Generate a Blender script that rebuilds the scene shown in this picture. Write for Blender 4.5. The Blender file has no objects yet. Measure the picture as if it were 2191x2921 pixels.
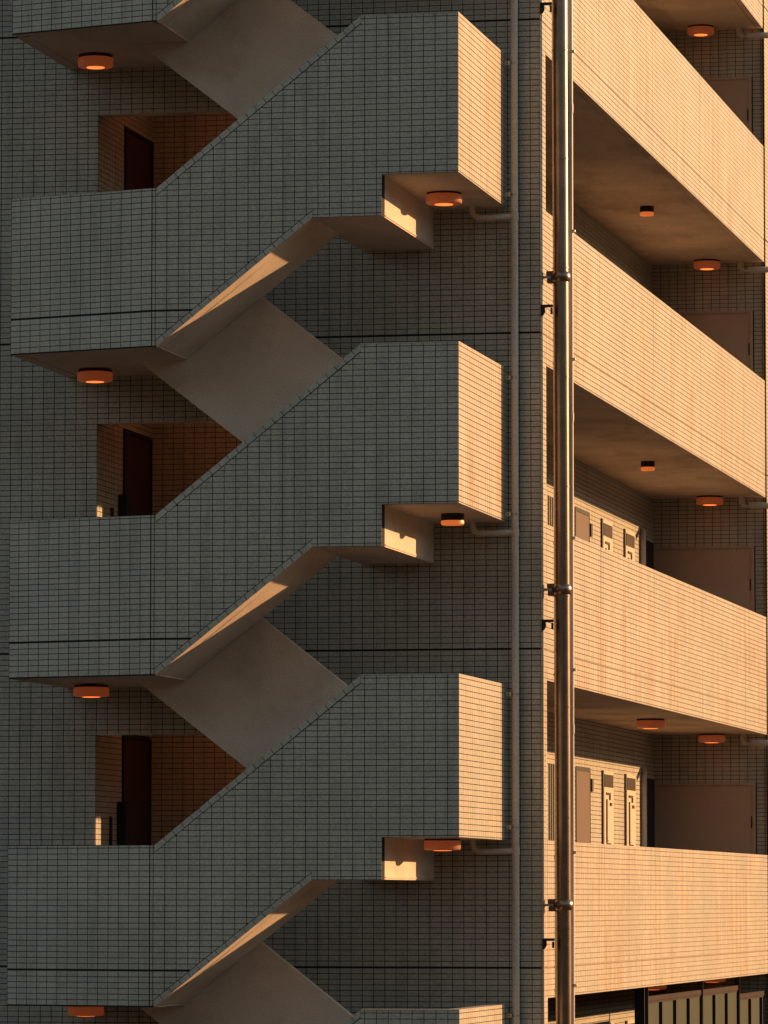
import bpy, bmesh, math, random
from mathutils import Vector, Matrix
random.seed(11)
scn = bpy.context.scene
COL = scn.collection

# ------------------------------------------------------------------ camera
CAM = Vector((7.6647, -43.8795, -0.2485))
YAW, PITCH, FPX, IW, IH = 0.203910, 0.076415, 14440.5, 2191.0, 2921.0
cd = bpy.data.cameras.new('camera'); cam = bpy.data.objects.new('camera', cd); COL.objects.link(cam)
cam.location = CAM; cam.rotation_euler = (math.pi/2+PITCH, 0, YAW)
cd.sensor_fit = 'HORIZONTAL'; cd.sensor_width = 36.0; cd.lens = 36.0*FPX/IW
cd.clip_start = 0.5; cd.clip_end = 2000
scn.camera = cam

# ------------------------------------------------------------------ sky, sun, exposure
SUN_AZ = math.radians(38.4)          # from +X towards +Y
SUN_EL = math.atan(0.235)
w = bpy.data.worlds.new("World"); scn.world = w; w.use_nodes = True
nt = w.node_tree; nt.nodes.clear()
sky = nt.nodes.new('ShaderNodeTexSky'); sky.sky_type = 'NISHITA'; sky.sun_disc = False
sky.sun_elevation = SUN_EL; sky.sun_rotation = math.pi/2-SUN_AZ
sky.air_density = 1.0; sky.dust_density = 0.35; sky.ozone_density = 0.3; sky.altitude = 0
tint = nt.nodes.new('ShaderNodeMix'); tint.data_type = 'RGBA'; tint.blend_type = 'MULTIPLY'
tint.inputs[0].default_value = 1.0
nt.links.new(sky.outputs[0], tint.inputs[6]); tint.inputs[7].default_value = (1.0, 0.875, 0.70, 1)
bg = nt.nodes.new('ShaderNodeBackground'); bg.inputs[1].default_value = 0.13
out = nt.nodes.new('ShaderNodeOutputWorld')
nt.links.new(tint.outputs[2], bg.inputs[0]); nt.links.new(bg.outputs[0], out.inputs[0])
sd = bpy.data.lights.new('sun', 'SUN'); sun = bpy.data.objects.new('sun', sd); COL.objects.link(sun)
sd.energy = 5.0; sd.angle = math.radians(0.5); sd.color = (1.0, 0.535, 0.225)
sdir = Vector((math.cos(SUN_EL)*math.cos(SUN_AZ), math.cos(SUN_EL)*math.sin(SUN_AZ), math.sin(SUN_EL)))
sun.rotation_euler = sdir.to_track_quat('Z', 'Y').to_euler(); sun.location = sdir*60
vs = scn.view_settings; vs.view_transform = 'Standard'; vs.look = 'None'; vs.gamma = 1.0
vs.use_curve_mapping = False; vs.exposure = 0.6

# ------------------------------------------------------------------ materials
def new_mat(name):
    m = bpy.data.materials.new(name); m.use_nodes = True
    return m, m.node_tree.nodes, m.node_tree.links, m.node_tree.nodes['Principled BSDF']
def noise(N, L, scale, vec=None, detail=4, rough=0.6):
    n = N.new('ShaderNodeTexNoise'); n.inputs['Scale'].default_value = scale
    n.inputs['Detail'].default_value = detail; n.inputs['Roughness'].default_value = rough
    if vec: L.new(vec, n.inputs['Vector'])
    return n
def coords(N, L, scale=(1, 1, 1)):
    g = N.new('ShaderNodeNewGeometry'); mp = N.new('ShaderNodeMapping')
    mp.inputs['Scale'].default_value = scale
    L.new(g.outputs['Position'], mp.inputs['Vector']); return mp.outputs['Vector']
def ramp(N, L, fac, stops):
    r = N.new('ShaderNodeValToRGB'); e = r.color_ramp.elements
    while len(e) < len(stops): e.new(0.5)
    for el, (p, c) in zip(e, stops): el.position = p; el.color = (c[0], c[1], c[2], 1)
    L.new(fac, r.inputs[0]); return r.outputs[0]
def mix(N, L, mode, fac, a, b):
    m = N.new('ShaderNodeMix'); m.data_type = 'RGBA'; m.blend_type = mode
    if isinstance(fac, (int, float)): m.inputs[0].default_value = fac
    else: L.new(fac, m.inputs[0])
    for i, v in ((6, a), (7, b)):
        if isinstance(v, tuple): m.inputs[i].default_value = (*v, 1)
        else: L.new(v, m.inputs[i])
    return m.outputs[2]
def bump(N, L, P, height, strength, dist):
    b = N.new('ShaderNodeBump'); b.inputs['Strength'].default_value = strength
    b.inputs['Distance'].default_value = dist
    L.new(height, b.inputs['Height']); L.new(b.outputs[0], P.inputs['Normal'])

def tile_material(name, base, streaks):
    m, N, L, P = new_mat(name)
    g = N.new('ShaderNodeNewGeometry'); oi = N.new('ShaderNodeObjectInfo')
    a = N.new('ShaderNodeMath'); a.operation = 'ADD'
    L.new(g.outputs['Random Per Island'], a.inputs[0]); L.new(oi.outputs['Random'], a.inputs[1])
    f = N.new('ShaderNodeMath'); f.operation = 'FRACT'; L.new(a.outputs[0], f.inputs[0])
    c1 = ramp(N, L, f.outputs[0], [(0, tuple(x*.94 for x in base)), (.5, base), (1, (base[0]*1.05, base[1]*1.04, base[2]*1.02))])
    n1 = noise(N, L, 1.1, coords(N, L)); s1 = ramp(N, L, n1.outputs[0], [(.3, (.86, .86, .84)), (.7, (1.05, 1.05, 1.05))])
    c = mix(N, L, 'MULTIPLY', 1.0, c1, s1)
    n2 = noise(N, L, 105, coords(N, L), 2); s2 = ramp(N, L, n2.outputs[0], [(.3, ((.80,)*3 if streaks else (.64,)*3)), (.7, ((1.15,)*3 if streaks else (1.32,)*3))])
    c = mix(N, L, 'MULTIPLY', .8, c, s2)
    if not streaks:
        n6 = noise(N, L, 1.0, coords(N, L, (7, 7, .5)), 5, .65)
        c = mix(N, L, 'MULTIPLY', .7, c, ramp(N, L, n6.outputs[0], [(.36, (.80, .80, .78)), (.48, (1, 1, 1)), (.62, (1.05, 1.04, 1.0)), (.70, (.90, .88, .84))]))
    if streaks:
        n3 = noise(N, L, 1.0, coords(N, L, (5, 5, .35)), 5, .7)
        s3 = ramp(N, L, n3.outputs[0], [(.42, (1.04, 1.04, 1.03)), (.52, (1, .93, .86)), (.60, (.97, .72, .60)), (.7, (1, .95, .9))])
        n4 = noise(N, L, .55, coords(N, L, (1, 1, 1.2)), 3)
        k4 = ramp(N, L, n4.outputs[0], [(.38, (.1, .1, .1)), (.55, (1, 1, 1))])
        c = mix(N, L, 'MULTIPLY', k4, c, s3)
        n5 = noise(N, L, 1.0, coords(N, L, (26, 26, 1.2)), 3, .6)
        s5 = ramp(N, L, n5.outputs[0], [(.57, (1, 1, 1)), (.66, (1.2, 1.24, 1.28))])
        c = mix(N, L, 'MULTIPLY', k4, c, s5)
    L.new(c, P.inputs['Base Color'])
    P.inputs['Roughness'].default_value = .5; P.inputs['Specular IOR Level'].default_value = .3
    bump(N, L, P, n2.outputs[0], .25, .002)
    return m
def plain(name, col, rough=.8, var=.12, scale=3, metal=0, spec=.3, fine=90, bmp=.2, stain=0):
    m, N, L, P = new_mat(name)
    n = noise(N, L, scale, coords(N, L), 5)
    s = ramp(N, L, n.outputs[0], [(.3, (1-var,)*3), (.7, (1+var*.7,)*3)])
    c = mix(N, L, 'MULTIPLY', 1.0, tuple(col), s)
    n2 = noise(N, L, fine, coords(N, L), 3)
    s2 = ramp(N, L, n2.outputs[0], [(.3, (.76,)*3), (.7, (1.2,)*3)])
    c = mix(N, L, 'MULTIPLY', 1.0, c, s2)
    if stain:
        n3 = noise(N, L, 1.0, coords(N, L, (1.6, .55, 1.6)), 6, .65)
        c = mix(N, L, 'MULTIPLY', stain, c, ramp(N, L, n3.outputs[0], [(.38, (.62, .57, .53)), (.50, (1, 1, 1)), (.64, (1.06, 1.05, 1.03)), (.70, (.84, .80, .76))]))
    L.new(c, P.inputs['Base Color'])
    P.inputs['Roughness'].default_value = rough; P.inputs['Metallic'].default_value = metal
    P.inputs['Specular IOR Level'].default_value = spec
    if bmp: bump(N, L, P, n2.outputs[0], bmp, .003)
    return m
def glow(name, col, emit, strength, rough=.35):
    m, N, L, P = new_mat(name)
    n = noise(N, L, 30, coords(N, L), 2)
    s = ramp(N, L, n.outputs[0], [(.3, (.9,)*3), (.7, (1.05,)*3)])
    L.new(mix(N, L, 'MULTIPLY', 1.0, tuple(col), s), P.inputs['Base Color'])
    P.inputs['Emission Color'].default_value = (*emit, 1); P.inputs['Emission Strength'].default_value = strength
    P.inputs['Roughness'].default_value = rough
    return m
TILE_C = (.45, .43, .38)
M_TILE = tile_material('glazed_wall_tile', TILE_C, False)
M_TILES = tile_material('streaked_wall_tile', TILE_C, True)
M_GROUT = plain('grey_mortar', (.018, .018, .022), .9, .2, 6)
M_GROUT_SUN = plain('sunlit_mortar', (.27, .18, .125), .9, .2, 6)  # the same mortar with sunlit warmth painted into its colour
M_SEAL = plain('joint_sealant', (.40, .35, .30), .8, .1, 6)
M_PLAST = plain('painted_plaster', (.72, .57, .46), .85, .16, 1.6, stain=.6)
M_PLAST2 = plain('stair_plaster', (.68, .57, .48), .85, .14, 1.3, stain=.35)
M_CONC = plain('floor_concrete', (.50, .36, .27), .85, .15, 2)
M_DARK = plain('dark_door_paint', (.05, .018, .014), .5, .15, 2)
M_BLACK = plain('black_steel', (.015, .015, .016), .5, .1, 4)
M_DOOR = plain('brown_door_paint', (.13, .08, .06), .5, .08, 2)
M_SHUT = plain('panel_door_paint', (.46, .33, .245), .55, .07, 1.2)
M_CUPB = plain('cupboard_paint', (.58, .52, .42), .5, .06, 2)
M_STEEL = plain('stainless_steel', (.27, .20, .16), .30, .2, 6, metal=1, spec=.5, bmp=.03)
M_GALV = plain('galvanised_steel', (.45, .43, .40), .4, .1, 20, metal=.9)
M_PVC = plain('grey_pipe_paint', (.60, .54, .46), .45, .08, 3, bmp=.05)
M_PVCW = plain('pale_pipe_paint', (.55, .49, .45), .4, .08, 3, bmp=.05)
M_FROST = plain('frosted_green_panel', (.045, .056, .038), .75, .15, 1.5, spec=.15)
M_RAIL = plain('bronze_rail', (.055, .04, .036), .85, .15, 5, spec=.1)
M_LAMP = glow('amber_diffuser', (.42, .19, .12), (1.0, .17, .04), .07)
M_LAMPR = glow('amber_lens', (.6, .25, .1), (1.0, .17, .03), 1.3)
M_COPPER = plain('tarnished_bracket', (.20, .105, .07), .5, .25, 20, metal=.3)
M_METER = plain('dark_meter_glass', (.035, .02, .014), .4, .3, 8)
M_LENS = glow('amber_spot_lens', (.6, .25, .1), (1.0, .2, .04), .35)
M_LAMPC = glow('warm_tube_cover', (.8, .6, .4), (1.0, .30, .10), 3.2)
M_GROUND = plain('worn_paving', (.10, .085, .07), .9, .2, .2, fine=20)

# ------------------------------------------------------------------ mesh helpers
class MB:
    def __init__(s): s.v = []; s.f = []
    def poly_prism(s, pts, vec):
        n = len(pts); b = len(s.v); vec = Vector(vec)
        s.v += [Vector(p) for p in pts]+[Vector(p)+vec for p in pts]
        s.f.append([b+i for i in range(n)]); s.f.append([b+n+i for i in reversed(range(n))])
        for i in range(n):
            j = (i+1) % n; s.f.append([b+j, b+i, b+n+i, b+n+j])
        return s
    def xz(s, pts, y0, y1): return s.poly_prism([(x, y0, z) for x, z in pts], (0, y1-y0, 0))
    def xy(s, pts, z0, z1): return s.poly_prism([(x, y, z0) for x, y in pts], (0, 0, z1-z0))
    def box(s, x0, x1, y0, y1, z0, z1): return s.xz([(x0, z0), (x1, z0), (x1, z1), (x0, z1)], y0, y1)
    def tube(s, pts, r, n=24, cap=True):
        pts = [Vector(p) for p in pts]; rings = []
        rr = r if isinstance(r, (list, tuple)) else [r]*len(pts)
        up = Vector((0, 0, 1)); prev = None
        for i, p in enumerate(pts):
            d = (pts[min(i+1, len(pts)-1)]-pts[max(i-1, 0)]).normalized()
            if prev is None:
                a = d.cross(up) if abs(d.z) < .95 else d.cross(Vector((1, 0, 0)))
            else: a = prev - d*prev.dot(d)
            a.normalize(); prev = a; b = d.cross(a)
            base = len(s.v)
            for k in range(n):
                t = 2*math.pi*k/n; s.v.append(p+(a*math.cos(t)+b*math.sin(t))*rr[i])
            rings.append(base)
        for i in range(len(rings)-1):
            for k in range(n):
                k2 = (k+1) % n; s.f.append([rings[i]+k, rings[i]+k2, rings[i+1]+k2, rings[i+1]+k])
        if cap:
            s.f.append([rings[0]+k for k in reversed(range(n))]); s.f.append([rings[-1]+k for k in range(n)])
        return s
    def lathe(s, c, prof, n=40):      # profile (r,z) top to bottom around a vertical axis through c
        c = Vector(c); return s.tube([c+Vector((0, 0, z)) for r, z in prof], [max(r, 1e-4) for r, z in prof], n)
def mesh_of(name, v, f, mats, idx=None):
    me = bpy.data.meshes.new(name); me.from_pydata([tuple(a) for a in v], [], f)
    for m in mats: me.materials.append(m)
    if idx: me.polygons.foreach_set('material_index', idx)
    me.update(); return me
def fix_normals(me):
    b = bmesh.new(); b.from_mesh(me); bmesh.ops.recalc_face_normals(b, faces=b.faces); b.to_mesh(me); b.free()
def adopt(o, parent):
    COL.objects.link(o)
    if parent is not None:
        o.parent = parent
        if parent.parent is None and parent.type == 'EMPTY':
            o.matrix_parent_inverse = Matrix.Translation(-parent.location)
    return o
def part(name, mb, mat, parent, smooth=False, bevel=0, label=None, kind=None, under=None):
    me = mesh_of(name, mb.v, mb.f, [mat]+([under] if under else [])); fix_normals(me)
    if under:
        for p in me.polygons:
            if p.normal.z < -.3: p.material_index = 1
    if bevel:
        b = bmesh.new(); b.from_mesh(me)
        bmesh.ops.bevel(b, geom=[e for e in b.edges if e.is_manifold and e.calc_face_angle(0) > .7], offset=bevel, segments=2, affect='EDGES', profile=.5)
        b.to_mesh(me); b.free()
    if smooth:
        for p in me.polygons: p.use_smooth = True
        try: me.set_sharp_from_angle(angle=math.radians(35))
        except Exception: pass
    o = bpy.data.objects.new(name, me); adopt(o, parent)
    if label: o['label'] = label
    if kind: o['kind'] = kind
    return o
def thing(name, label, cat, loc, group=None):
    o = bpy.data.objects.new(name, None); COL.objects.link(o); o.location = loc; o.empty_display_size = .2
    o['label'] = label; o['category'] = cat
    if group: o['group'] = group
    return o

# camera maths, used only to pick which tiles become objects of their own
R_ = Matrix.Rotation(YAW, 3, 'Z') @ Matrix.Rotation(math.pi/2+PITCH, 3, 'X')
RX, UX, FX = R_ @ Vector((1, 0, 0)), R_ @ Vector((0, 1, 0)), R_ @ Vector((0, 0, -1))
def proj(P):
    v = P-CAM; z = v.dot(FX); return (IW/2+FPX*v.dot(RX)/z, IH/2-FPX*v.dot(UX)/z)

# ------------------------------------------------------------------ tiling
ROW = .0489; JZ = 4.754; FH = 2.8; GAP = .0062
def row_edges(z0, z1):
    """list of (lo, hi) tile rows between z0 and z1, with the wide storey joint left open"""
    res = []; m0 = math.floor((z0-JZ)/FH)-1; m1 = math.ceil((z1-JZ)/FH)+1
    for m in range(m0, m1+1):
        b = JZ+FH*m+.007
        for i in range(57):
            lo, hi = b+i*ROW+(GAP/2), b+(i+1)*ROW-(GAP/2)
            lo, hi = max(lo, z0+.002), min(hi, z1-.002)
            if hi-lo > .006: res.append((lo, hi))
    return res
def clip(poly, a, b, c):      # keep a*u+b*z <= c
    outp = []; n = len(poly)
    for i in range(n):
        p, q = poly[i], poly[(i+1) % n]; dp, dq = a*p[0]+b*p[1]-c, a*q[0]+b*q[1]-c
        if dp <= 0: outp.append(p)
        if (dp < 0) != (dq < 0) and abs(dp-dq) > 1e-12:
            t = dp/(dp-dq); outp.append((p[0]+(q[0]-p[0])*t, p[1]+(q[1]-p[1])*t))
    return outp
def area(p): return abs(sum(p[i][0]*p[(i+1) % len(p)][1]-p[(i+1) % len(p)][0]*p[i][1] for i in range(len(p))))/2
class Tiling:
    """collects the tiles of one thing, then writes the 300 that show largest as parts and joins the rest"""
    def __init__(s): s.t = []
    def field(s, org, u, n, u0, u1, z0, z1, anchor, pitch=.1014, joints=(), holes=(), breaks=(), top=None, bot=None, mat=0, vis=None, proud=.0045):
        org, u, n = Vector(org), Vector(u).normalized(), Vector(n).normalized()
        base = {round(u0, 5), round(u1, 5)} | {round(j, 5) for j in joints if u0 < j < u1}
        k = math.floor((u0-anchor)/pitch)
        while anchor+k*pitch < u1:
            e = anchor+k*pitch
            if u0+.012 < e < u1-.012 and all(abs(e-j) > .018 for j in joints): base.add(round(e, 5))
            k += 1
        G2 = GAP/2; cols0 = sorted(base)
        for lo, hi in row_edges(z0, z1):
            ex = [e for e, za, zb in breaks if hi > za and lo < zb and u0 < e < u1]
            cols = cols0 if not ex else sorted([c for c in cols0 if all(abs(c-e) > .008 for e in ex)]+ex)
            for a, b in zip(cols[:-1], cols[1:]):
                ja = any(abs(a-j) < 1e-4 for j in joints); jb = any(abs(b-j) < 1e-4 for j in joints)
                ua, ub = a+(.0045 if ja else 0 if a in ex else G2), b-(.0045 if jb else 0 if b in ex else G2)
                if ub-ua < .005: continue
                poly = [(ua, lo), (ub, lo), (ub, hi), (ua, hi)]; full = (ub-ua, hi-lo)
                m = (a+b)/2
                if any(h[0] < m < h[1] and h[2] < (lo+hi)/2 < h[3] for h in holes): continue
                if top:
                    sl, c = top(m)            # z <= sl*u + c
                    if hi > min(sl*ua+c, sl*ub+c)-.003: poly = clip(poly, -sl, 1, c-.003); full = None
                if bot and poly:
                    sl, c = bot(m)
                    if lo < max(sl*ua+c, sl*ub+c)+.003: poly = clip(poly, sl, -1, -c-.003); full = None
                if len(poly) < 3 or area(poly) < 3e-5: continue
                cu, cz = sum(p[0] for p in poly)/len(poly), sum(p[1] for p in poly)/len(poly)
                s.add(org, u, n, poly, full, cu, cz, mat, vis, proud)
    def add(s, org, u, n, poly, full, cu, cz, mat, vis, proud):
        c = org+u*cu+Vector((0, 0, cz)); score = 0
        x, y = proj(c)
        if 6 < x < IW-6 and 6 < y < IH-6 and vis is not None and vis(cu, cz):
            q = [proj(org+u*p[0]+Vector((0, 0, p[1]))) for p in poly]; score = area(q)
        s.t.append((score, len(s.t), org, u, n, poly, full, cu, cz, mat, proud))
    def write(s, root, mats, limit=300):
        order = sorted(s.t, key=lambda t: (-round(t[0]/30.0), t[1]))
        singles = [t for t in order[:limit] if t[0] > 0]; ids = {t[1] for t in singles}
        cache = {}
        for t in singles:
            _, _, org, u, n, poly, full, cu, cz, mat, proud = t
            M = Matrix.Translation(org+u*cu+Vector((0, 0, cz))) @ Matrix((u, n, Vector((0, 0, 1)))).transposed().to_4x4()
            key = (round(full[0], 3), round(full[1], 3), mat, random.randrange(4)) if full else None
            me = cache.get(key) if key else None
            if me is None:
                v, f = s.geo([(p[0]-cu, p[1]-cz) for p in poly], proud)
                me = mesh_of('tile', v, f, [mats[mat]])
                if key: cache[key] = me
            o = bpy.data.objects.new('tile', me); COL.objects.link(o); o.parent = root
            o.matrix_parent_inverse = Matrix.Translation(-root.location); o.matrix_basis = M
        V, F, I = [], [], []
        for t in s.t:
            if t[1] in ids: continue
            _, _, org, u, n, poly, full, cu, cz, mat, proud = t
            v, f = s.geo(poly, proud); b = len(V)
            V += [org+u*p[0]+n*p[1]+Vector((0, 0, p[2])) for p in v]
            for g in f: F.append([b+i for i in g]); I.append(mat)
        me = mesh_of('tile_cladding', V, F, mats, I)
        o = bpy.data.objects.new('tile_cladding', me); adopt(o, root); o['kind'] = 'stuff'
        o['label'] = 'remaining small oblong wall tiles in stacked rows'
    @staticmethod
    def geo(poly, proud):
        """tile in local (u, n, z): a slightly crowned front edge and sides running back into the mortar"""
        n = len(poly); cu = sum(p[0] for p in poly)/n; cz = sum(p[1] for p in poly)/n
        t1, t2 = random.gauss(0, .003), random.gauss(0, .005)
        v = [(p[0], -.001, p[1]) for p in poly]
        v += [(p[0], proud+t1*(p[0]-cu)+t2*(p[1]-cz), p[1]) for p in poly]
        sgn = sum(poly[i][0]*poly[(i+1) % n][1]-poly[(i+1) % n][0]*poly[i][1] for i in range(n))
        f = [[n+i for i in range(n)]]
        for i in range(n):
            j = (i+1) % n; f.append([i, j, n+j, n+i])
        f[0].reverse()
        return v, f

# ------------------------------------------------------------------ ground
g = MB(); g.v = [Vector((x, y, -3.75)) for x, y in ((-300, -300), (300, -300), (300, 300), (-300, 300))]; g.f = [[0, 1, 2, 3]]
go = part('ground', g, M_GROUND, None); go['kind'] = 'structure'
# unseen hill ring added to block low sky and darken the steel pipe's reflections
g = MB(); NH = 120
for i in range(NH):
    a = 2*math.pi*i/NH; h = 46+24*max(0, -math.sin(a))+7*math.sin(3*a+1)+5*math.sin(11*a)+3*math.sin(23*a+2)
    for rad, zz in ((262, -3.8), (285, h*.6), (296, h), (330, h*.9)):
        g.v.append(Vector((rad*math.cos(a), rad*math.sin(a), zz)))
for i in range(NH):
    j = (i+1) % NH
    for q in range(3): g.f.append([i*4+q, j*4+q, j*4+q+1, i*4+q+1])
hl = part('horizon_blocker', g, plain('dark_horizon', (.05, .05, .03), .95, .4, .05, fine=.6), None); hl['kind'] = 'structure'

# ================================================================== APARTMENT BUILDING
bld = thing('apartment_building', 'tiled apartment block with open galleries along its sunlit side', 'building', (-2, 6, -3.7))
TB = Tiling()
FL = {k: 4.74-FH*k for k in range(-2, 4)}       # storey floor levels
ZB, ZT = -3.74, 14.0
XL = -8.0
JX, OPX = -4.046, -2.68                           # corridor opening in the stair wall
# stair-side wall
mb = MB().box(XL, JX, .0, .2, ZB, ZT)
for k in FL: mb.box(JX, OPX, .0, .2, FL[k]+2.089, FL[k]+FH)
mb.box(OPX, -.002, .0, .2, ZB, ZT)
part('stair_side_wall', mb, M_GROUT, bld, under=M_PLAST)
seen = lambda X, z: (X > -.165) or (-.23 > X > -.42 and False)
def wall_vis(X, z):
    if X > -.165: return True
    kk = (5.87-z) % FH                       # below each half landing
    return (-1.45 < X < -.32) and (.40 < kk < 1.0)
holes = [(JX, OPX, FL[k]-.0, FL[k]+2.089) for k in FL]
TB.field((0, 0, 0), (1, 0, 0), (0, -1, 0), -7.9, 0, ZB+.04, 12.2, -.083, .1014, holes=holes, breaks=[(e, h[2], h[3]+.02) for h in holes for e in (JX, OPX)], vis=wall_vis)
# core blocks, floors, top cap
core = MB().box(XL, JX-.002, .2, 2.02, ZB, ZT).box(XL, -1.722, 2.022, 2.4, ZB, ZT).box(XL, -1.352, 2.4, 15.5, ZB, ZT)
part('inner_wall', core, M_GROUT, bld)
for k in FL:
    part('floor_slab', MB().box(JX+.002, -.075, .201, 15.49, FL[k]-.247, FL[k]), M_PLAST, bld)
part('top_light_cap', MB().box(XL, .05, -.05, 18, ZT, ZT+.3), M_CONC, bld)  # unseen slab over the walls, added to block light from above
part('ground_slab', MB().box(XL, .0, .2, 15.5, -3.74, -3.66), M_CONC, bld)
# corridor tiles
for k in (0, 1, 2, 3):
    f = FL[k]
    TB.field((JX, 0, 0), (0, 1, 0), (1, 0, 0), .004, 2.02, f+.3, f+2.55, .0, holes=[(.93, 1.94, f, f+2.10)])
    TB.field((0, 2.02, 0), (1, 0, 0), (0, -1, 0), JX, -1.72, f+.3, f+2.55, JX)
    d = part('corridor_door', MB().box(JX-.05, JX+.006, .955, 1.92, f, f+2.085), M_DARK, bld, bevel=.003)
    part('door_frame', MB().box(JX, JX+.022, .93, .955, f, f+2.11).box(JX, JX+.022, 1.92, 1.945, f, f+2.11).box(JX, JX+.022, .955, 1.92, f+2.085, f+2.11), M_BLACK, d)
    part('door_handle', MB().tube([(JX+.006, 1.0, f+1.0), (JX+.06, 1.0, f+1.0), (JX+.06, 1.12, f+1.0)], .009, 10), M_GALV, d, smooth=True)
    part('hose_cabinet', MB().box(JX, JX+.09, .75, .89, f+.35, f+1.50), M_BLACK, bld, bevel=.006)
    part('wall_hook', MB().box(JX, JX+.03, .47, .50, f+1.08, f+1.36), M_DARK, bld, bevel=.004)

# sunlit side: corner pier, second pier, gallery parapets
PBOT = {k: 7.285-FH*k for k in range(-2, 4)}
PTOP = 1.381
part('corner_pier', MB().box(-.06, -.004, .2005, .29, ZB, ZT), M_GROUT_SUN, bld)
part('corner_face', MB().box(-.0019, -.001, .004, .29, ZB, ZT), M_GROUT_SUN, bld)
YJ = (3.28, 6.66, 10.06, 13.54)
def side_field(y0, y1, z0, z1, mat=1, org=(0, 0, 0), holes=(), vis=None, joints=YJ):
    TB.field(org, (0, 1, 0), (1, 0, 0), y0, y1, z0, z1, .0, joints=joints, holes=holes, mat=mat, vis=vis)
open_z = []
for k in sorted(PBOT):
    open_z.append((PBOT[k]-2.8+PTOP, PBOT[k]))
side_field(.0, .29, ZB+.04, 12.2)
for k in range(-1, 4):
    zb = PBOT[k]; zt = zb+PTOP
    pp = MB().box(-.062, -.004, .291, 15.42, zb, zt)
    pp.box(-.13, -.0625, .291, 15.42, FL[k]+FH+.001, zt)
    part('gallery_parapet', pp, M_GROUT_SUN, bld, under=M_PLAST)
    side_field(.29, 15.42, zb, zt)
    part('joint_sealant', MB().box(-.003, .0012, .29, 15.42, FL[k]+FH+.0145, FL[k]+FH+.0215), M_SEAL, bld)
    part('parapet_cap', MB().box(-.135, .0055, .291, 15.42, zt-.0015, zt+.006), M_TILES, bld)
# inner gallery wall with doors
for k in (-1, 0, 1, 2, 3):
    f = FL[k]
    hol = [(9.88, 10.84, f, f+2.045), (8.07, 8.95, f, f+2.045), (14.56, 15.5, f, f+2.045)]
    side_field(7.5, 15.5, f+.9, f+2.55, mat=0, org=(-1.35, 0, 0), holes=hol, joints=())
    x = -1.35
    d = part('gallery_door', MB().box(x-.03, x+.004, 9.91, 10.81, f, f+2.02), M_DOOR, bld, bevel=.003)
    part('door_frame', MB().box(x-.002, x+.010, 9.87, 9.91, f, f+2.045).box(x-.002, x+.008, 10.81, 10.83, f, f+2.045).box(x-.002, x+.010, 9.91, 10.81, f+2.0, f+2.045), M_BLACK, d)
    part('door_handle', MB().tube([(x+.004, 10.0, f+1.0), (x+.06, 10.0, f+1.0), (x+.06, 10.12, f+1.0)], .01, 10), M_GALV, d, smooth=True)
    part('door_intercom', MB().box(x, x+.022, 10.86, 10.95, f+1.79, f+1.93), M_BLACK, bld, bevel=.004)
    lv = part('louvred_door', MB().box(x-.05, x-.02, 8.07, 8.95, f, f+2.04), M_BLACK, bld)
    for i in range(7):
        y = 8.12+i*.13
        part('louvre_bar', MB().box(x-.02, x+.004, y, y+.018, f+.02, f+2.03), M_GALV, lv)
    for y in (11.69, 13.31):
        c = part('meter_cupboard', MB().box(x, x+.016, y, y+.68, f+.10, f+2.04), M_CUPB, bld, bevel=.002)
        xx = x+.016
        part('cupboard_shadow', MB().box(x, xx+.006, y-.10, y-.012, f+.10, f+2.04), M_BLACK, c)  # black strip standing in for the shadow cast beside the cupboard
        mw = part('meter_window', MB().box(xx-.001, xx+.004, y+.03, y+.64, f+1.86, f+2.00), M_METER, c)
        part('cupboard_handle', MB().box(xx-.001, xx+.012, y+.14, y+.42, f+1.775, f+1.80).box(xx-.001, xx+.012, y+.36, y+.42, f+1.72, f+1.774), M_DARK, c)
        part('pull_bar', MB().box(xx-.001, xx+.010, y+.15, y+.21, f+1.24, f+1.725), M_DARK, c)
        part('cupboard_lock', MB().box(xx-.001, xx+.012, y+.40, y+.52, f+1.655, f+1.69), M_BLACK, c, bevel=.002)
        part('name_plate', MB().box(xx-.001, xx+.006, y+.17, y+.47, f+1.225, f+1.24).box(xx-.001, xx+.006, y+.17, y+.30, f+1.26, f+1.268), M_DARK, c)
    part('service_doorway', MB().box(x-.05, x+.012, 14.60, 15.46, f, f+2.03), M_BLACK, bld, bevel=.003)
    # end wall of the gallery
    e = part('end_wall', MB().box(-1.9, -.002, 15.502, 15.7, f, f+FH-.001), M_GROUT, bld)
    TB.field((0, 15.498, 0), (1, 0, 0), (0, -1, 0), -1.35, .0, f+.9, f+2.553, -.03, holes=[(-1.345, -.135, f, f+1.98)],
             vis=lambda X, z: X > -.9)
    pd = part('panel_door', MB().box(-1.31, -.175, 15.478, 15.50, f+.02, f+1.955), M_SHUT, bld, bevel=.003)
    part('door_frame', MB().box(-1.345, -1.31, 15.462, 15.50, f, f+1.98).box(-.175, -.14, 15.462, 15.50, f, f+1.98).box(-1.31, -.175, 15.462, 15.50, f+1.955, f+1.98), M_SHUT, pd)
    for hz in (1.45, .35): part('door_hinge', MB().box(-.195, -.18, 15.470, 15.478, f+hz, f+hz+.14), M_DARK, pd)
# wing beyond the gallery
part('far_wing', MB().box(-1.9, .012, 15.71, 24, ZB, ZT).box(-.002, .012, 15.43, 15.71, ZB, ZT), M_GROUT, bld)
side_field(15.43, 18.5, ZB, 11.8, org=(.016, 0, 0), joints=())
TB.write(bld, [M_TILE, M_TILES])

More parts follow.
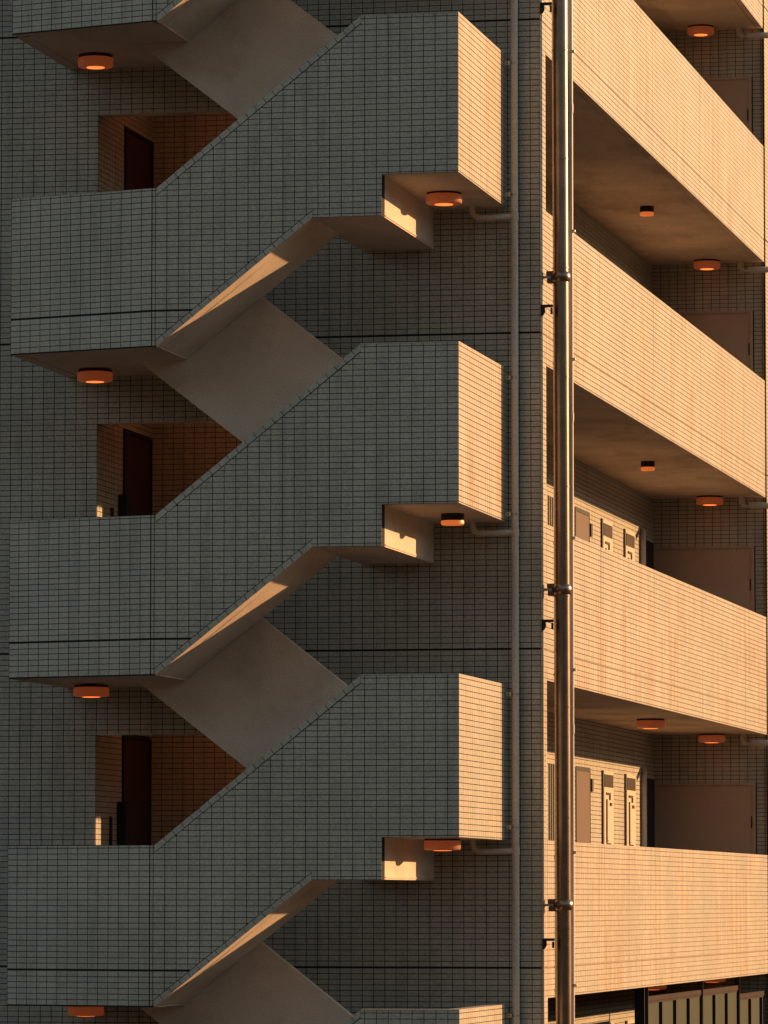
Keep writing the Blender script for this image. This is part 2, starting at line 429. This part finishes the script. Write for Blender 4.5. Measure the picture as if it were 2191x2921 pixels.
# ================================================================== EXTERNAL STAIRCASE
st = thing('external_staircase', 'tiled dog-leg staircase with solid parapets climbing the shaded front', 'staircase', (-2.3, -1.1, -3.7))
TS = Tiling()
YF, YI = -2.28, -1.2
def vis_all(u, z): return True
for k in range(-1, 4):
    d = -FH*k
    z = lambda v: v+d
    # outer parapet in one piece: landing, flight, half landing
    pts = [(-2.96, 4.445), (-2.92, 4.445), (-1.557, 5.517), (-.957, 5.517), (-.957, 5.870), (-.302, 5.870),
           (-.302, 7.232), (-1.137, 7.232), (-2.92, 5.81), (-2.96, 5.81)]
    par = MB().xz([(x, z(h)) for x, h in pts], YF+.004, YF+.124)
    A, B = Vector((-2.9605, YF+.004, 0)), Vector((-4.32, -1.876, 0))
    dv = (B-A).normalized(); nv = Vector((dv.y, -dv.x, 0))
    if nv.y > 0: nv = -nv
    A2, B2 = A-nv*.12, B-nv*.12
    par.poly_prism([(A.x, A.y, z(4.445)), (B.x, B.y, z(4.445)), (B2.x, B2.y, z(4.445)), (A2.x, A2.y, z(4.445))], (0, 0, 1.365))
    par.box(-.42, -.301, YF+.125, .0, z(5.870), z(7.232))          # short end towards the corner
    par.box(-4.318, -4.2, -1.75, .0, z(4.445), z(5.81))            # far end against the wall
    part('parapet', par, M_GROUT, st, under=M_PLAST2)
    # front tiles
    def top(u):
        if u < -2.92: return 0, z(5.81)
        if u < -1.137: return .7953, z(5.81)+2.92*.7953-.064
        return 0, z(7.232)
    def bot(u):
        if u < -2.92: return 0, z(4.445)
        if u < -1.557: return .7865, z(4.445)+2.92*.7865+.064
        if u < -.957: return 0, z(5.517)
        return 0, z(5.870)
    TS.field((0, YF+.004, 0), (1, 0, 0), (0, -1, 0), -2.958, -.2985, z(4.445), z(7.232), -.297-.0975, .1014,
             breaks=((-2.92, z(5.66), z(5.9)), (-2.92, z(4.4), z(4.6)), (-1.557, z(5.42), z(5.62)), (-1.137, z(7.05), z(7.3)), (-.957, z(5.5), z(5.872))), top=top, bot=bot, vis=vis_all)
    # bent tail of the landing parapet (u runs to the right)
    Lb = (B-A).length; ur = (A-B).normalized()
    TS.field((B.x, B.y, 0), tuple(ur), tuple(nv), .004, Lb-.001, z(4.445), z(5.81), Lb-.001, .1014, vis=vis_all)
    # sunlit end
    TS.field((-.301, 0, 0), (0, 1, 0), (1, 0, 0), YF+.001, -.002, z(5.870), z(7.232), YF, .1014, mat=1, vis=vis_all)
    part('parapet_cap', MB().box(-.425, -.2965, YF-.001, 0, z(7.2305), z(7.238)).box(-1.14, -.4255, YF-.001, YF+.128, z(7.2305), z(7.238)), M_TILE, st)
    # edge tiles laid along both raking edges
    for (x0, h0, x1, h1, sg) in ((-2.92, 5.81, -1.137, 7.232, -1), (-2.92, 4.445, -1.557, 5.517, 1)):
        p0, p1 = Vector((x0, 0, z(h0))), Vector((x1, 0, z(h1))); L_ = (p1-p0).length
        dr = (p1-p0)/L_; pe = Vector((-dr.z, 0, dr.x))*sg
        nT = round(L_/.1); st_ = L_/nT
        yc = YF+.004
        tm = None
        for i in range(nT):
            end = i in (0, nT-1); me_ = tm
            if tm is None or end or i == 1:
                a, b = .0028, st_-.0028; a2, b2 = a, b
                if i == 0: a2 = a+sg*.037
                if i == nT-1: b2 = b+sg*.037
                q = [(a, .0), (b, .0), (b2, .0468), (a2, .0468)]
                V, F = Tiling.geo(q, .0052)
                tm = mesh_of('edge_tile', [dr*v[0]+pe*v[2]+Vector((0, -v[1], 0)) for v in V], F, [M_TILE])
            o = bpy.data.objects.new('edge_tile', tm); COL.objects.link(o); o.parent = st
            o.matrix_parent_inverse = Matrix.Translation(-st.location)
            c = p0+dr*(st_*i); o.location = (c.x, yc, c.z)
    # half landing block with its step in the soffit
    blk = [(-1.6, 5.5185), (-.957, 5.5185), (-.957, 5.8715), (-.421, 5.8715), (-.421, 6.14), (-1.6, 6.14)]
    part('half_landing', MB().xz([(x, z(h)) for x, h in blk], YF+.125, -.002), M_PLAST2, st)
    part('drip_strip', MB().box(-.9565, -.950, YF+.14, -.06, z(5.530), z(5.541)), M_PLAST2, st)
    # floor landing
    lp = [(-4.199, -.002), (-4.199, -1.78), (-2.96, -2.154), (-2.907, -2.154), (-2.907, YI), (-3.345, YI), (-3.345, -.002)]
    part('landing_slab', MB().xy(lp, z(4.4465), z(4.74)), M_PLAST2, st)
    # front flight, rising to the right
    n = 8; run = 1.79/n; rise = 1.4/n
    fp = [(-2.915, 4.4475), (-1.556, 5.5195), (-1.11, 5.5195), (-1.11, 6.14)]
    for i in range(n):
        x = -1.11-run*i; fp += [(x, 6.14-rise*(i)), (x, 6.14-rise*(i+1))]
    fp = [fp[0], fp[1], fp[2], fp[3]]+fp[5:]+[(-2.9, 4.74)]
    part('stair_flight', MB().xz([(x, z(h)) for x, h in fp], YF+.125, YI-.001), M_PLAST2, st)
    # raised fillet under the edge of the front flight
    dx, dz = 1.344, 1.0685
    for off in (.055, .085):
        part('soffit_bead', MB().xz([(-2.86, z(4.486)), (-1.6, z(5.486)), (-1.6, z(5.494)), (-2.86, z(4.494))], YF+.125+off, YF+.125+off+.008), M_PLAST2, st)
    # back flight, rising to the left, with its solid inner parapet: spans half landing k to floor k-1
    lo = lambda x: 3.853-(x+2.6)*.785+2.8
    up = lambda x: 4.635-(x+1.8)*.785+2.8
    ip = [(-.97, 5.53), (-1.15, 5.53), (-3.345, lo(-3.345)), (-3.46, lo(-3.345)), (-3.46, up(-3.30)), (-3.30, up(-3.30)), (-.97, up(-.97))]
    part('inner_parapet', MB().xz([(x, z(h)) for x, h in ip], YI, YI+.1), M_PLAST2, st)
    bp = [(-1.16, 5.535), (-3.34, lo(-3.345)+.006), (-3.34, 7.54)]
    for i in range(n):
        x = -3.34+run*i; bp += [(x, 7.54-rise*i)] if i == 0 else [(x, 7.54-rise*(i-1)), (x, 7.54-rise*i)]
    bp = bp[:2]+[(-3.34, 7.54)]
    for i in range(1, n): bp += [(-3.34+run*i, 7.54-rise*(i-1)), (-3.34+run*i, 7.54-rise*i)]
    bp += [(-3.34+run*n, 7.54-rise*(n-1)), (-3.34+run*n, 5.7)]
    part('stair_flight', MB().xz([(x, z(h)) for x, h in bp], YI+.101, -.002), M_PLAST2, st)
TS.write(st, [M_TILE, M_TILES])

# ================================================================== LAMPS
def drum_lamp(c, label, group):
    t = thing('ceiling_lamp', label, 'ceiling lamp', c, group)
    c = Vector(c)
    part('lamp_base', MB().lathe(c, [(.150, 0), (.150, -.018)]), M_RAIL, t, smooth=True)
    part('lamp_shade', MB().lathe(c, [(.146, -.017), (.156, -.022), (.158, -.034), (.158, -.086), (.153, -.095), (.142, -.100), (.08, -.1030)]), M_LAMP, t, smooth=True)
    part('lamp_rim', MB().lathe(c, [(.082, -.1025), (.078, -.1050), (.04, -.1065)]), M_LAMPR, t, smooth=True)
def cap_lamp(c, r, label, group):
    t = thing('ceiling_lamp', label, 'ceiling lamp', c, group)
    c = Vector(c)
    part('lamp_housing', MB().lathe(c, [(r, 0), (r, -.062)]), M_BLACK, t, smooth=True)
    part('lamp_lens', MB().lathe(c, [(r*.98, -.061), (r*1.01, -.070), (r*1.0, -.092), (r*.9, -.099), (r*.5, -.101)]), M_LENS, t, smooth=True)
G1 = 'amber lamps under the stair landings'; G2 = 'amber lamps under the gallery ceilings'
lv = {-1: 'above the top edge', 0: 'top', 1: 'upper middle', 2: 'lower middle', 3: 'bottom'}
for k, X, Y in ((0, -3.88, -.72), (1, -3.90, -.62), (2, -3.90, -.70), (3, -3.93, -.72)):
    drum_lamp((X, Y, 7.235-FH*k+.215-.0 - .215), ['round amber lamp under the topmost left stair landing', 'round amber lamp under the second left stair landing from the top',
              'round amber lamp under the third left stair landing from the top', 'round amber lamp cut by the bottom edge, lower left'][k], G1)
drum_lamp((-.66, -1.05, 5.873), 'amber drum lamp with a sunlit right edge under the upper half landing', G1)
cap_lamp((-.577, -1.1, 3.073), .10, 'smaller lamp with dark housing and amber lens under the middle half landing', G1)
drum_lamp((-.64, -1.25, .273), 'bright orange drum lamp under the lowest half landing, beside the sunlit step', G1)
cap_lamp((-.63, 10.4, 7.291), .076, 'small dark lamp with glowing lens under the upper gallery ceiling', G2)
cap_lamp((-.615, 10.3, 4.491), .076, 'small dark lamp with glowing lens above the middle gallery doors', G2)
drum_lamp((-.565, 10.1, 1.691), 'wide amber lamp above the lowest visible gallery doors', G2)
drum_lamp((-.565, 10.1, -1.109), 'amber lamp partly hidden behind the fence rail, left one', G2)
for k, X, lab in ((-1, -.70, 'amber lamp by the end wall of the topmost gallery'), (0, -.64, 'amber lamp by the end wall of the second gallery from the top'),
                  (1, -.62, 'amber lamp by the end wall of the third gallery from the top'), (2, -.61, 'dim amber lamp by the end wall of the lowest full gallery'),
                  (3, -.62, 'amber lamp behind the fence rail, right one')):
    drum_lamp((X, 15.15, 7.291-FH*k), lab, G2)

for k, wd in ((0, 'topmost'), (1, 'middle'), (2, 'lowest full')):
    c = Vector((-3.2, 1.05, FL[k]+2.5525))
    t = thing('ceiling_lamp', 'lamp on the corridor ceiling behind the %s stair door opening' % wd, 'ceiling lamp', c, 'lamps in the stair corridors')
    part('lamp_base', MB().lathe(c, [(.150, 0), (.150, -.018)]), M_RAIL, t, smooth=True)
    part('lamp_shade', MB().lathe(c, [(.146, -.017), (.156, -.022), (.158, -.086), (.142, -.100), (.04, -.1030)]), M_LAMPC, t, smooth=True)

# ================================================================== PIPES
# stainless riser at the corner
PX, PY, PR = .168, .157, .0690
t = thing('steel_flue', 'tall shiny stainless pipe standing just off the sunlit corner', 'pipe', (PX, PY, -3.74))
RZ = [6.318+.9745*i for i in range(-11, 7)]
for a, b in zip(RZ[:-1], RZ[1:]):
    part('pipe_section', MB().tube([(PX-.0015*(a), PY, a+.004), (PX-.0015*(b), PY, b-.004)], PR, 40), M_STEEL, t, smooth=True)
    part('joint_ring', MB().tube([(PX-.0015*a, PY, a-.005), (PX-.0015*a, PY, a+.005)], PR+.004, 40), M_STEEL, t, smooth=True)
for z in (8.045, 5.262, 2.482, -.297):
    c = part('pipe_collar', MB().lathe((PX-.0015*z, PY, z), [(PR+.001, .045), (PR+.008, .04), (PR+.016, .02), (PR+.019, 0), (PR+.016, -.02), (PR+.008, -.04), (PR+.001, -.045)], 32), M_STEEL, t, smooth=True)
    part('collar_arm', MB().box(-.0, PX-PR, PY-.02, PY+.02, z-.010, z+.010), M_GALV, c)
    part('collar_bracket', MB().box(.034, .100, PY-.03, PY+.03, z+.010, z+.054), M_COPPER, c, bevel=.008)
    part('collar_bracket', MB().box(.040, .100, PY-.03, PY+.03, z-.056, z-.010), M_COPPER, c, bevel=.008)
for z in (7.697, 4.993, 2.202, -.597):
    c = part('wall_bracket', MB().box(.0, PX-PR+.01, .02, .05, z-.014, z+.010), M_BLACK, t)
    part('bracket_foot', MB().xz([(.001, z+.010), (.035, z+.008), (.040, z-.05), (.02, z-.085), (.001, z-.09)], .015, .06), M_BLACK, c)
    part('bracket_bolt', MB().box(PX-PR-.008, PX-PR+.006, .02, .06, z-.075, z-.02), M_BLACK, c)
# pale thin downpipe beside it
t = thing('thin_downpipe', 'thin pale downpipe with small clamps right of the shiny pipe', 'pipe', (.14, .8, -3.74))
WX, WY, WR = .1375, .8, .0235
wz = lambda z: WX+.0008*z
part('pipe_run', MB().tube([(wz(-3.7), WY, -3.7), (wz(13.5), WY, 13.5)], WR, 24), M_PVCW, t, smooth=True)
for z in (6.87, 4.07, 1.27, -1.53):
    part('pipe_socket', MB().tube([(wz(z), WY, z-.04), (wz(z), WY, z+.04)], WR+.004, 24), M_PVCW, t, smooth=True)
for z in (7.389, 5.753, 4.594, 2.983, 1.801, .17, -1.011, -2.6):
    c = part('pipe_clamp', MB().tube([(wz(z), WY, z-.012), (wz(z), WY, z+.012)], WR+.004, 24), M_GALV, t, smooth=True)
    part('clamp_screw', MB().box(wz(z)+.02, wz(z)+.045, WY-.02, WY, z-.012, z+.014), M_GALV, c, bevel=.003)
    part('clamp_arm', MB().box(.0, wz(z)-.02, WY-.01, WY+.01, z-.008, z+.008), M_GALV, c)
# matt grey downpipe in front of the shaded strip
GX, GY, GR = -.206, -.12, .0305
t = thing('grey_downpipe', 'matt grey downpipe in front of the shaded tiles, left of the corner', 'pipe', (GX, GY, -3.74))
for k in range(-2, 4):
    z0 = 5.79-FH*k
    part('pipe_section', MB().tube([(GX, GY, z0-FH+.02), (GX, GY, z0-.045)], GR+.001, 28), M_PVC, t, smooth=True)
    part('pipe_socket', MB().tube([(GX, GY, z0-.047), (GX, GY, z0+.018)], GR+.006, 28), M_PVC, t, smooth=True)
    if k >= -1:
        part('branch_pipe', MB().tube([(GX-.02, GY, z0-.014), (-.42, GY-.02, z0-.022), (-.525, GY-.03, z0-.02), (-.565, GY-.035, z0+.0), (-.58, GY-.035, z0+.05), (-.58, GY-.035, z0+.082)], .027, 20), M_PVC, t, smooth=True)
for z in (7.146, 5.972, 4.344, 3.135, 1.551, .383, -1.259, -2.42, 8.75):
    c = part('pipe_clamp', MB().tube([(GX, GY, z-.010), (GX, GY, z+.010)], GR+.0045, 28), M_GALV, t, smooth=True)
    part('clamp_plate', MB().box(-.296, GX-GR-.002, GY-.02, GY-.012, z-.018, z+.018), M_GALV, c, bevel=.002)
    part('clamp_bolt', MB().box(-.268, -.258, GY-.028, GY-.02, z-.006, z+.006), M_BLACK, c)
# short drain pipes on the gallery inner wall and under the ceilings by the end wall
for k, lab in ((0, 'bent drain pipe at the inner corner of the second gallery'), (1, 'bent drain pipe beside the dark doorway, upper lit gallery'), (2, 'bent drain pipe beside the dark doorway, lower lit gallery')):
    f = FL[k]
    t = thing('gallery_drain', lab, 'pipe', (-1.30, 14.42, f), 'bent drain pipes in the gallery corners')
    part('pipe_run', MB().tube([(-1.31, 14.44, f+.01), (-1.31, 14.44, f+1.95), (-1.315, 14.47, f+2.05), (-1.32, 14.52, f+2.10), (-1.345, 14.58, f+2.12)], .035, 16), M_PVCW, t, smooth=True)
    part('pipe_clamp', MB().tube([(-1.31, 14.44, f+.95), (-1.31, 14.44, f+.98)], .040, 16), M_GALV, t, smooth=True)
for k, lab in ((-1, 'short pale pipe stub under the topmost gallery ceiling at the right edge'), (0, 'short pale pipe stub under the second gallery ceiling at the right edge'),
               (1, 'short pale pipe stub under the third gallery ceiling at the right edge'), (2, 'short pale pipe stub under the lowest gallery ceiling at the right edge')):
    z0 = PBOT[k]-.09
    t = thing('drain_stub', lab, 'pipe', (-.1, 15.2, z0), 'pipe stubs beside the end wall')
    part('pipe_run', MB().tube([(-.26, 15.30, z0+.1), (-.26, 15.30, z0+.03), (-.24, 15.30, z0), (-.20, 15.30, z0-.01), (.09, 15.30, z0-.012)], .036, 18), M_PVCW, t, smooth=True)
    part('pipe_joint', MB().tube([(-.21, 15.30, z0-.01), (-.17, 15.30, z0-.01)], .042, 18), M_GALV, t, smooth=True)

# ================================================================== FENCE
t = thing('panel_fence', 'dark metal fence with pale green frosted panels below the lowest parapet', 'fence', (-.05, 10, -3.74))
FX_ = -.05
def segment(y0, y1, zt, n):
    part('fence_post', MB().box(FX_-.03, FX_+.03, y0-.02, y0-.004, -3.74, -1.118), M_RAIL, t)
    part('top_rail', MB().box(FX_-.03, FX_+.012, y0-.003, y1-.021, zt-.05, zt), M_RAIL, t, bevel=.003)
    part('under_rail', MB().box(FX_-.03, FX_+.004, y0-.003, y1-.021, zt-.070, zt-.0505), M_RAIL, t)
    p = (y1-y0)/n
    for i in range(n):
        a, b = y0+p*i, y0+p*(i+1)
        part('frosted_panel', MB().box(FX_-.012, FX_-.004, a, b-.034, -3.6, zt-.0705), M_FROST, t)
        part('fence_bar', MB().box(FX_-.035, FX_+.028, b-.033, b-.021, -3.65, zt-.071), M_BLACK, t)
segment(6.31, 10.19, -1.215, 4)
segment(10.19, 13.14, -1.215, 3)
segment(13.14, 16.1, -1.315, 3)
part('shaded_wall_end', MB().box(FX_-.10, FX_+.0, 6.24, 6.26, -3.74, -1.118), M_BLACK, t)  # wall end with its shade painted in as black
